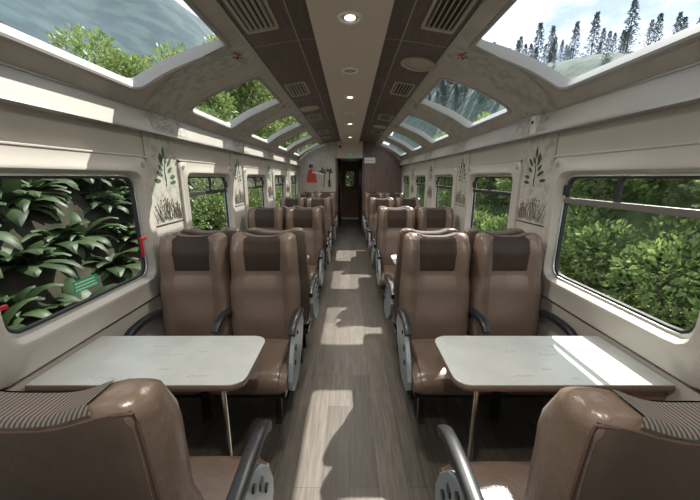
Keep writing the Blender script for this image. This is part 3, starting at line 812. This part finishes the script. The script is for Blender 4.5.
# ------------------------------------------------------------------ tables
def make_table(s):
    r = empty('folding_table')
    x0, x1 = .467, 1.415; hy = .212; R = .07
    pts = [(x1, -hy), (x1, hy)]
    for (cx, cy, a0) in ((x0+R, hy-R, 90), (x0+R, -hy+R, 180)):
        for q in range(7): a = math.radians(a0+15*q); pts.append((cx+R*math.cos(a), cy+R*math.sin(a)))
    bm = B(); prism(bm, pts, lambda a, b, d: (s*a, b, d), .733, .741, bev=.003); obj('table_top', bm, M['table'], r)
    bm = B()
    lo = [((a-.96)*.985+.96, b*.97) for a, b in pts]
    va = [bm.verts.new((s*a, b, .735)) for a, b in pts]; vb = [bm.verts.new((s*((a-.96)*.994+.96), b*.99, .707)) for a, b in pts]; 
    n = len(pts)
    # slightly proud edge band
    va2 = [bm.verts.new((s*((a-.96)*1.004+.96 if a < 1.3 else a), b*1.01, .722)) for a, b in pts]
    for A, C in ((va, va2), (va2, vb)):
        for i in range(n): bm.faces.new((A[i], A[(i+1) % n], C[(i+1) % n], C[i]))
    bm.faces.new(va); bm.faces.new(vb)
    obj('table_edge', bm, M['edge'], r)
    bm = B(); prism(bm, [(1.425, .707), (.95, .707), (1.0, .69), (1.30, .60), (1.425, .58)], lambda a, b, d: (s*a, d, b), -hy+.03, hy-.03, bev=.004); obj('wall_bracket', bm, M['edge'], r)
    bm = B(); cyl(bm, (s*.575, -.17, 0.012), (s*.575, -.17, .708), .012, 16); obj('leg', bm, M['chrome'], r, smooth=True)
    bm = B(); cyl(bm, (s*.575, -.17, 0), (s*.575, -.17, .014), .035, 20); obj('foot_plate', bm, M['chrome'], r)
    rr = random.Random(11)
    def scr(cx, cy, L, amp, n=26):
        p = []
        for i in range(n):
            t = i/(n-1); p.append((s*(cx+L*t*s), cy+amp*math.sin(t*17+cx*5)*(.5+.5*math.sin(t*5+1)), .7412))
        obj('printed_drawing', tube(B(), p, .0007, 4), M['ink'], r)
    base = .85 if s > 0 else -.0
    for (cx, cy, L, amp) in ((1.18, -.165, .12, .012), (1.0, -.168, .03, .006), (.95, .02, .10, .010), (.74, -.15, .10, .006), (1.05, .10, .06, .01), (.80, .05, .06, .012), (.9, -.1, .05, .008)):
        scr(cx if s > 0 else cx, cy, L, amp)
    return r
for s, sn in ((-1, 'left'), (1, 'right')):
    p = make_table(s)
    for k in range(4):
        r = p if k == 0 else dup(p)
        r.location = (0, 1.37+BAY*k, 0)
        tag(r, f'pale laminate table on a chrome leg, {sn} side, {ords[k]} from the camera', 'table', 'pale wall tables')

# ------------------------------------------------------------------ outside
def leaf_blob(nleaf, rad, size, seed, squash=.8, broad=.5, center=(0, 0, 0), lumps=9):
    bm = B(); rr = random.Random(seed)
    cs = [(Vector((rr.uniform(-1, 1)*rad*.6, rr.uniform(-1, 1)*rad*.6, rr.uniform(-.6, .8)*rad*squash)), rr.uniform(.35, .6)*rad) for _ in range(lumps)]
    for i in range(nleaf):
        c, r_ = rr.choice(cs)
        d = Vector((rr.gauss(0, 1), rr.gauss(0, 1), rr.gauss(0, 1))).normalized()
        p = c+d*r_*rr.uniform(.75, 1.08)+Vector(center)
        ax = (d+Vector((rr.uniform(-1, 1), rr.uniform(-1, 1), rr.uniform(-.6, 1)))*.9).normalized()
        sd_ = ax.cross(Vector((rr.uniform(-1, 1), rr.uniform(-1, 1), rr.uniform(-1, 1)))).normalized()
        nn = ax.cross(sd_)
        L = size*rr.uniform(.6, 1.3); w = L*broad*.5
        v = [bm.verts.new(p), bm.verts.new(p+ax*L*.5+sd_*w), bm.verts.new(p+ax*L-nn*L*.1), bm.verts.new(p+ax*L*.5-sd_*w)]
        bm.faces.new((v[0], v[1], v[2])); bm.faces.new((v[0], v[2], v[3]))
    return bm
def plant_proto(name, nleaf, rad, size, seed, m, squash=.8, broad=.5, base=-.8, lumps=9, stem=True):
    r = empty(name)
    f = obj('foliage', leaf_blob(nleaf, rad, size, seed, squash, broad, (0, 0, rad*.75), lumps), m, r, keep=True)
    bm = B(); rr = random.Random(seed)
    for q in range(4):
        a = rr.uniform(0, 2*PI); tube(bm, [(0, 0, base*.2), (math.cos(a)*rad*.2, math.sin(a)*rad*.2, rad*.5), (math.cos(a)*rad*.45, math.sin(a)*rad*.45, rad*1.1)], rad*.03, 6)
    obj('stem', bm, M['bark'], r)
    return r
def place(protos_, x, y, z, sc_, rr, label, cat, group, used):
    i = rr.randrange(len(protos_))
    left = [q for q in protos_ if id(q) not in used]
    p = left[0] if left else protos_[i]
    r = p if id(p) not in used else dup(p); used.add(id(p))
    r.location = (x, y, z); r.scale = (sc_*rr.uniform(.9, 1.1),)*2+(sc_*rr.uniform(.9, 1.15),); r.rotation_euler = (0, 0, rr.uniform(0, 6.28))
    tag(r, label, cat, group); return r
# ground: banks
def sheet(name, xs, ys, zf, m, label, cat='ground'):
    bm = B(); V = [[bm.verts.new((x, y, zf(x, y))) for x in xs] for y in ys]
    for j in range(len(ys)-1):
        for i in range(len(xs)-1): bm.faces.new((V[j][i], V[j][i+1], V[j+1][i+1], V[j+1][i]))
    return tag(obj(name, bm, m, None, smooth=True, keep=True), label, cat, kind='structure')
def lsp(a, b, n): return [a+(b-a)*i/(n-1) for i in range(n)]
def nse(x, y, s_, a): return noise.noise(Vector((x*s_, y*s_, 3.1)))*a
def bankR(x, y):
    t = max(0, min(1, (x-2.4)/3.6)); return -1.1+3.6*t*t*(3-2*t)+nse(x, y, .8, .25)
def bankL(x, y):
    t = max(0, min(1, (-x-2.3)/3.6)); return -1.1+3.3*t*t*(3-2*t)+nse(x, y, .9, .3)
sheet('ground', lsp(-2.6, 2.6, 6), lsp(-20, 70, 30), lambda x, y: -1.1, M['rock'], 'gravel trackbed under the train')
sheet('bank_right', [2.4+.3*i for i in range(14)]+[8, 12, 18], lsp(-8, 60, 110), bankR, M['under'], 'brown earth bank rising on the right of the train', 'bank')
sheet('bank_left', [-2.3-.3*i for i in range(14)][::-1]and [-20, -12, -8]+[-6.2+.3*i for i in range(14)], lsp(-8, 60, 110), bankL, M['soil'], 'brown earth bank rising on the left of the train', 'bank')

RR = random.Random(21); used = set()
shrR = [plant_proto('leafy_shrub', 5200, 1.0, .10, 40+i, M['leaf_r'], .85, .5) for i in range(2)]
y = 2.0; idx = 0
rowsR = []
while y < 27:
    rowsR.append((3.55+RR.uniform(-.15, .2), y, .80)); rowsR.append((4.7+RR.uniform(-.2, .3), y+.7, 1.12)); 
    rowsR.append((5.9+RR.uniform(-.2, .2), y+.3, .8)) if idx % 2 == 0 else None
    y += 1.0+.03*idx; idx += 1
for (x, yy, s_) in rowsR:
    place(shrR, x, yy, bankR(x, yy)-.25, s_, RR, 'bright green leafy shrub crowding the bank outside the right windows', 'shrub', 'shrubs outside the right windows', used)
shrL = [plant_proto('leafy_shrub', 4800, 1.0, .10, 60+i, M['leaf_l'], .85, .5) for i in range(2)]
idx = 0; y = 7.0
while y < 27:
    for (x, s_, dy) in ((-3.9, .72, 0), (-5.2, 1.1, .6)):
        xx = x+RR.uniform(-.2, .2)
        place(shrL, xx, y+dy, bankL(xx, y+dy)-.2, s_, RR, 'fresh green leafy shrub on the bank outside the farther left windows', 'shrub', 'shrubs outside the left windows', used)
    y += 1.4+.03*idx; idx += 1
# broad-leaved clumps seen through the near left window
def rosette(seed):
    r = empty('broad_leaved_plant'); rr = random.Random(seed); bm = B()
    for i in range(26):
        a = rr.uniform(0, 2*PI); el = rr.uniform(.15, 1.25); L = rr.uniform(.35, .62); w = rr.uniform(.07, .11)
        d = Vector((math.cos(a)*math.cos(el), math.sin(a)*math.cos(el), math.sin(el))); sd_ = Vector((-math.sin(a), math.cos(a), 0)); prev = None
        p = Vector((0, 0, 0)); 
        for q in range(6):
            t = q/5; ww = w*math.sin(PI*min(.97, t*.85+.12)); e2 = el-1.3*t*t; d = Vector((math.cos(a)*math.cos(e2), math.sin(a)*math.cos(e2), math.sin(e2)))
            if q: p = p+d*L/5
            up = sd_.cross(d)
            cur = [bm.verts.new(p+sd_*ww+up*.02), bm.verts.new(p), bm.verts.new(p-sd_*ww+up*.02)]
            if prev: bm.faces.new((prev[0], prev[1], cur[1], cur[0])); bm.faces.new((prev[1], prev[2], cur[2], cur[1]))
            prev = cur
    obj('foliage', bm, M['leaf_d'], r, smooth=True, keep=True)
    return r
ros = [rosette(5), rosette(9)]
idx = 0
for yy in lsp(1.5, 8.4, 17):
    for (x, s_) in ((-2.75, .8), (-3.2, .95), (-3.65, 1.1), (-4.1, 1.15), (-4.55, 1.25), (-5.0, 1.35)):
        xx = x+RR.uniform(-.2, .2); y2 = yy+RR.uniform(-.25, .25)
        place(ros, xx, y2, bankL(xx, y2)+.02, s_, RR, 'broad-leaved plant in shade-darkened green on the bank outside the nearest left window', 'plant', 'broad-leaved plants outside the left window', used)
# trees on the left seen through skylights
def tree_proto(seed, hgt, rad, m, nleaf=11000):
    r = empty('leafy_tree'); obj('foliage', leaf_blob(nleaf, rad, .24, seed, 1.0, .5, (0, 0, hgt), 16), m, r, keep=True)
    bm = B(); tube(bm, [(0, 0, -.3), (.1, .05, hgt*.5), (-.05, .1, hgt)], .16, 8); rr = random.Random(seed)
    for q in range(6):
        a = rr.uniform(0, 6.28); tube(bm, [(0, 0, hgt*.55+q*.15), (math.cos(a)*rad*.4, math.sin(a)*rad*.4, hgt*.9), (math.cos(a)*rad*.7, math.sin(a)*rad*.7, hgt+rad*.3)], .05, 6)
    obj('trunk', bm, M['bark'], r); return r
trs = [tree_proto(80, 3.0, 2.3, M['leaf_t']), tree_proto(81, 3.2, 2.1, M['leaf_t'])]
for (x, y, s_) in ((-8.6, 12.2, .70), (-8.2, 17.0, .95), (-7.6, 23, 1.3), (-7.8, 30, 1.5), (-8.0, 39, 1.9)):
    place(trs, x, y, 2.1, s_, RR, 'leafy green tree beyond the left bank, seen through the skylights', 'tree', 'trees beyond the left bank', used)
place(trs, 0.3, 40, -2.6, 1.5, RR, 'leafy green tree ahead, seen through the far door window', 'tree', None, used)
# conifers on the right hill
def hillz(x, y):
    top = 15.2+max(0, (y-40))*.20
    t = max(0, min(1, (x-10)/16)); top -= max(0, 40-y)*.30; return 2.0+(max(3, top)-2)*t*t*(3-2*t)+nse(x, y, .12, 1.2)
sheet('hill_right', lsp(10, 60, 24), lsp(-10, 140, 60), hillz, M['hill'], 'wooded hillside rising to the right of the railway', 'hill')
def conifer(seed):
    r = empty('conifer_tree'); bm = B(); rr = random.Random(seed); h = 6.0
    for i in range(1500):
        t = rr.random()**.8; z = .6+(h-.6)*t; R_ = (1-t)**.8*1.05+.04; a = rr.uniform(0, 6.28); q = rr.uniform(.5, 1.1)*R_*(.75+.4*math.sin(z*7+a*2))
        p = Vector((math.cos(a)*q, math.sin(a)*q, z-.15*q)); ax = Vector((math.cos(a), math.sin(a), rr.uniform(-.5, .4))).normalized(); sd_ = ax.cross(Vector((rr.uniform(-.5, .5), rr.uniform(-.5, .5), 1))).normalized(); L = rr.uniform(.15, .38)
        v = [bm.verts.new(p), bm.verts.new(p+ax*L*.5+sd_*L*.22), bm.verts.new(p+ax*L), bm.verts.new(p+ax*L*.5-sd_*L*.22)]; bm.faces.new(v)
    obj('foliage', bm, M['leaf_c'], r, keep=True); obj('trunk', cyl(B(), (0, 0, -.6), (0, 0, h*.93), .10, 8, .02), M['bark'], r); return r
cons = [conifer(1), conifer(2), conifer(3)]
cnt = 0
for i in range(105):
    y = 27+i*.88+RR.uniform(-.8, .8); x = RR.uniform(24, 31)
    big = RR.uniform(.28, .55) if RR.random() > .10 else .8
    if y > 52: big *= 1.4
    place(cons, x, y, hillz(x, y)-.2, big, RR, 'haze-tinted slender conifer on the ridge seen through the right skylights', 'tree', 'conifers on the right ridge', used)
for i in range(34):
    y = 48+i*2.2+RR.uniform(-.8, .8); x = RR.uniform(20, 23.5)
    place(cons, x, y, hillz(x, y)-.2, RR.uniform(.6, .9), RR, 'haze-tinted slender conifer lower on the right hillside', 'tree', 'conifers on the right hillside', used)
# mountain far left
def mz(x, y):
    # ridge line to the forward left
    d = math.hypot(x+420, (y-760)*.55); return 385*math.exp(-(d/300)**2)+nse(x, y, .006, 45)+nse(x, y, .03, 9)-10
sheet('mountain', lsp(-1100, 60, 70), lsp(250, 1500, 60), mz, M['mountain'], 'haze-tinted blue green mountain far beyond the left trees', 'mountain')
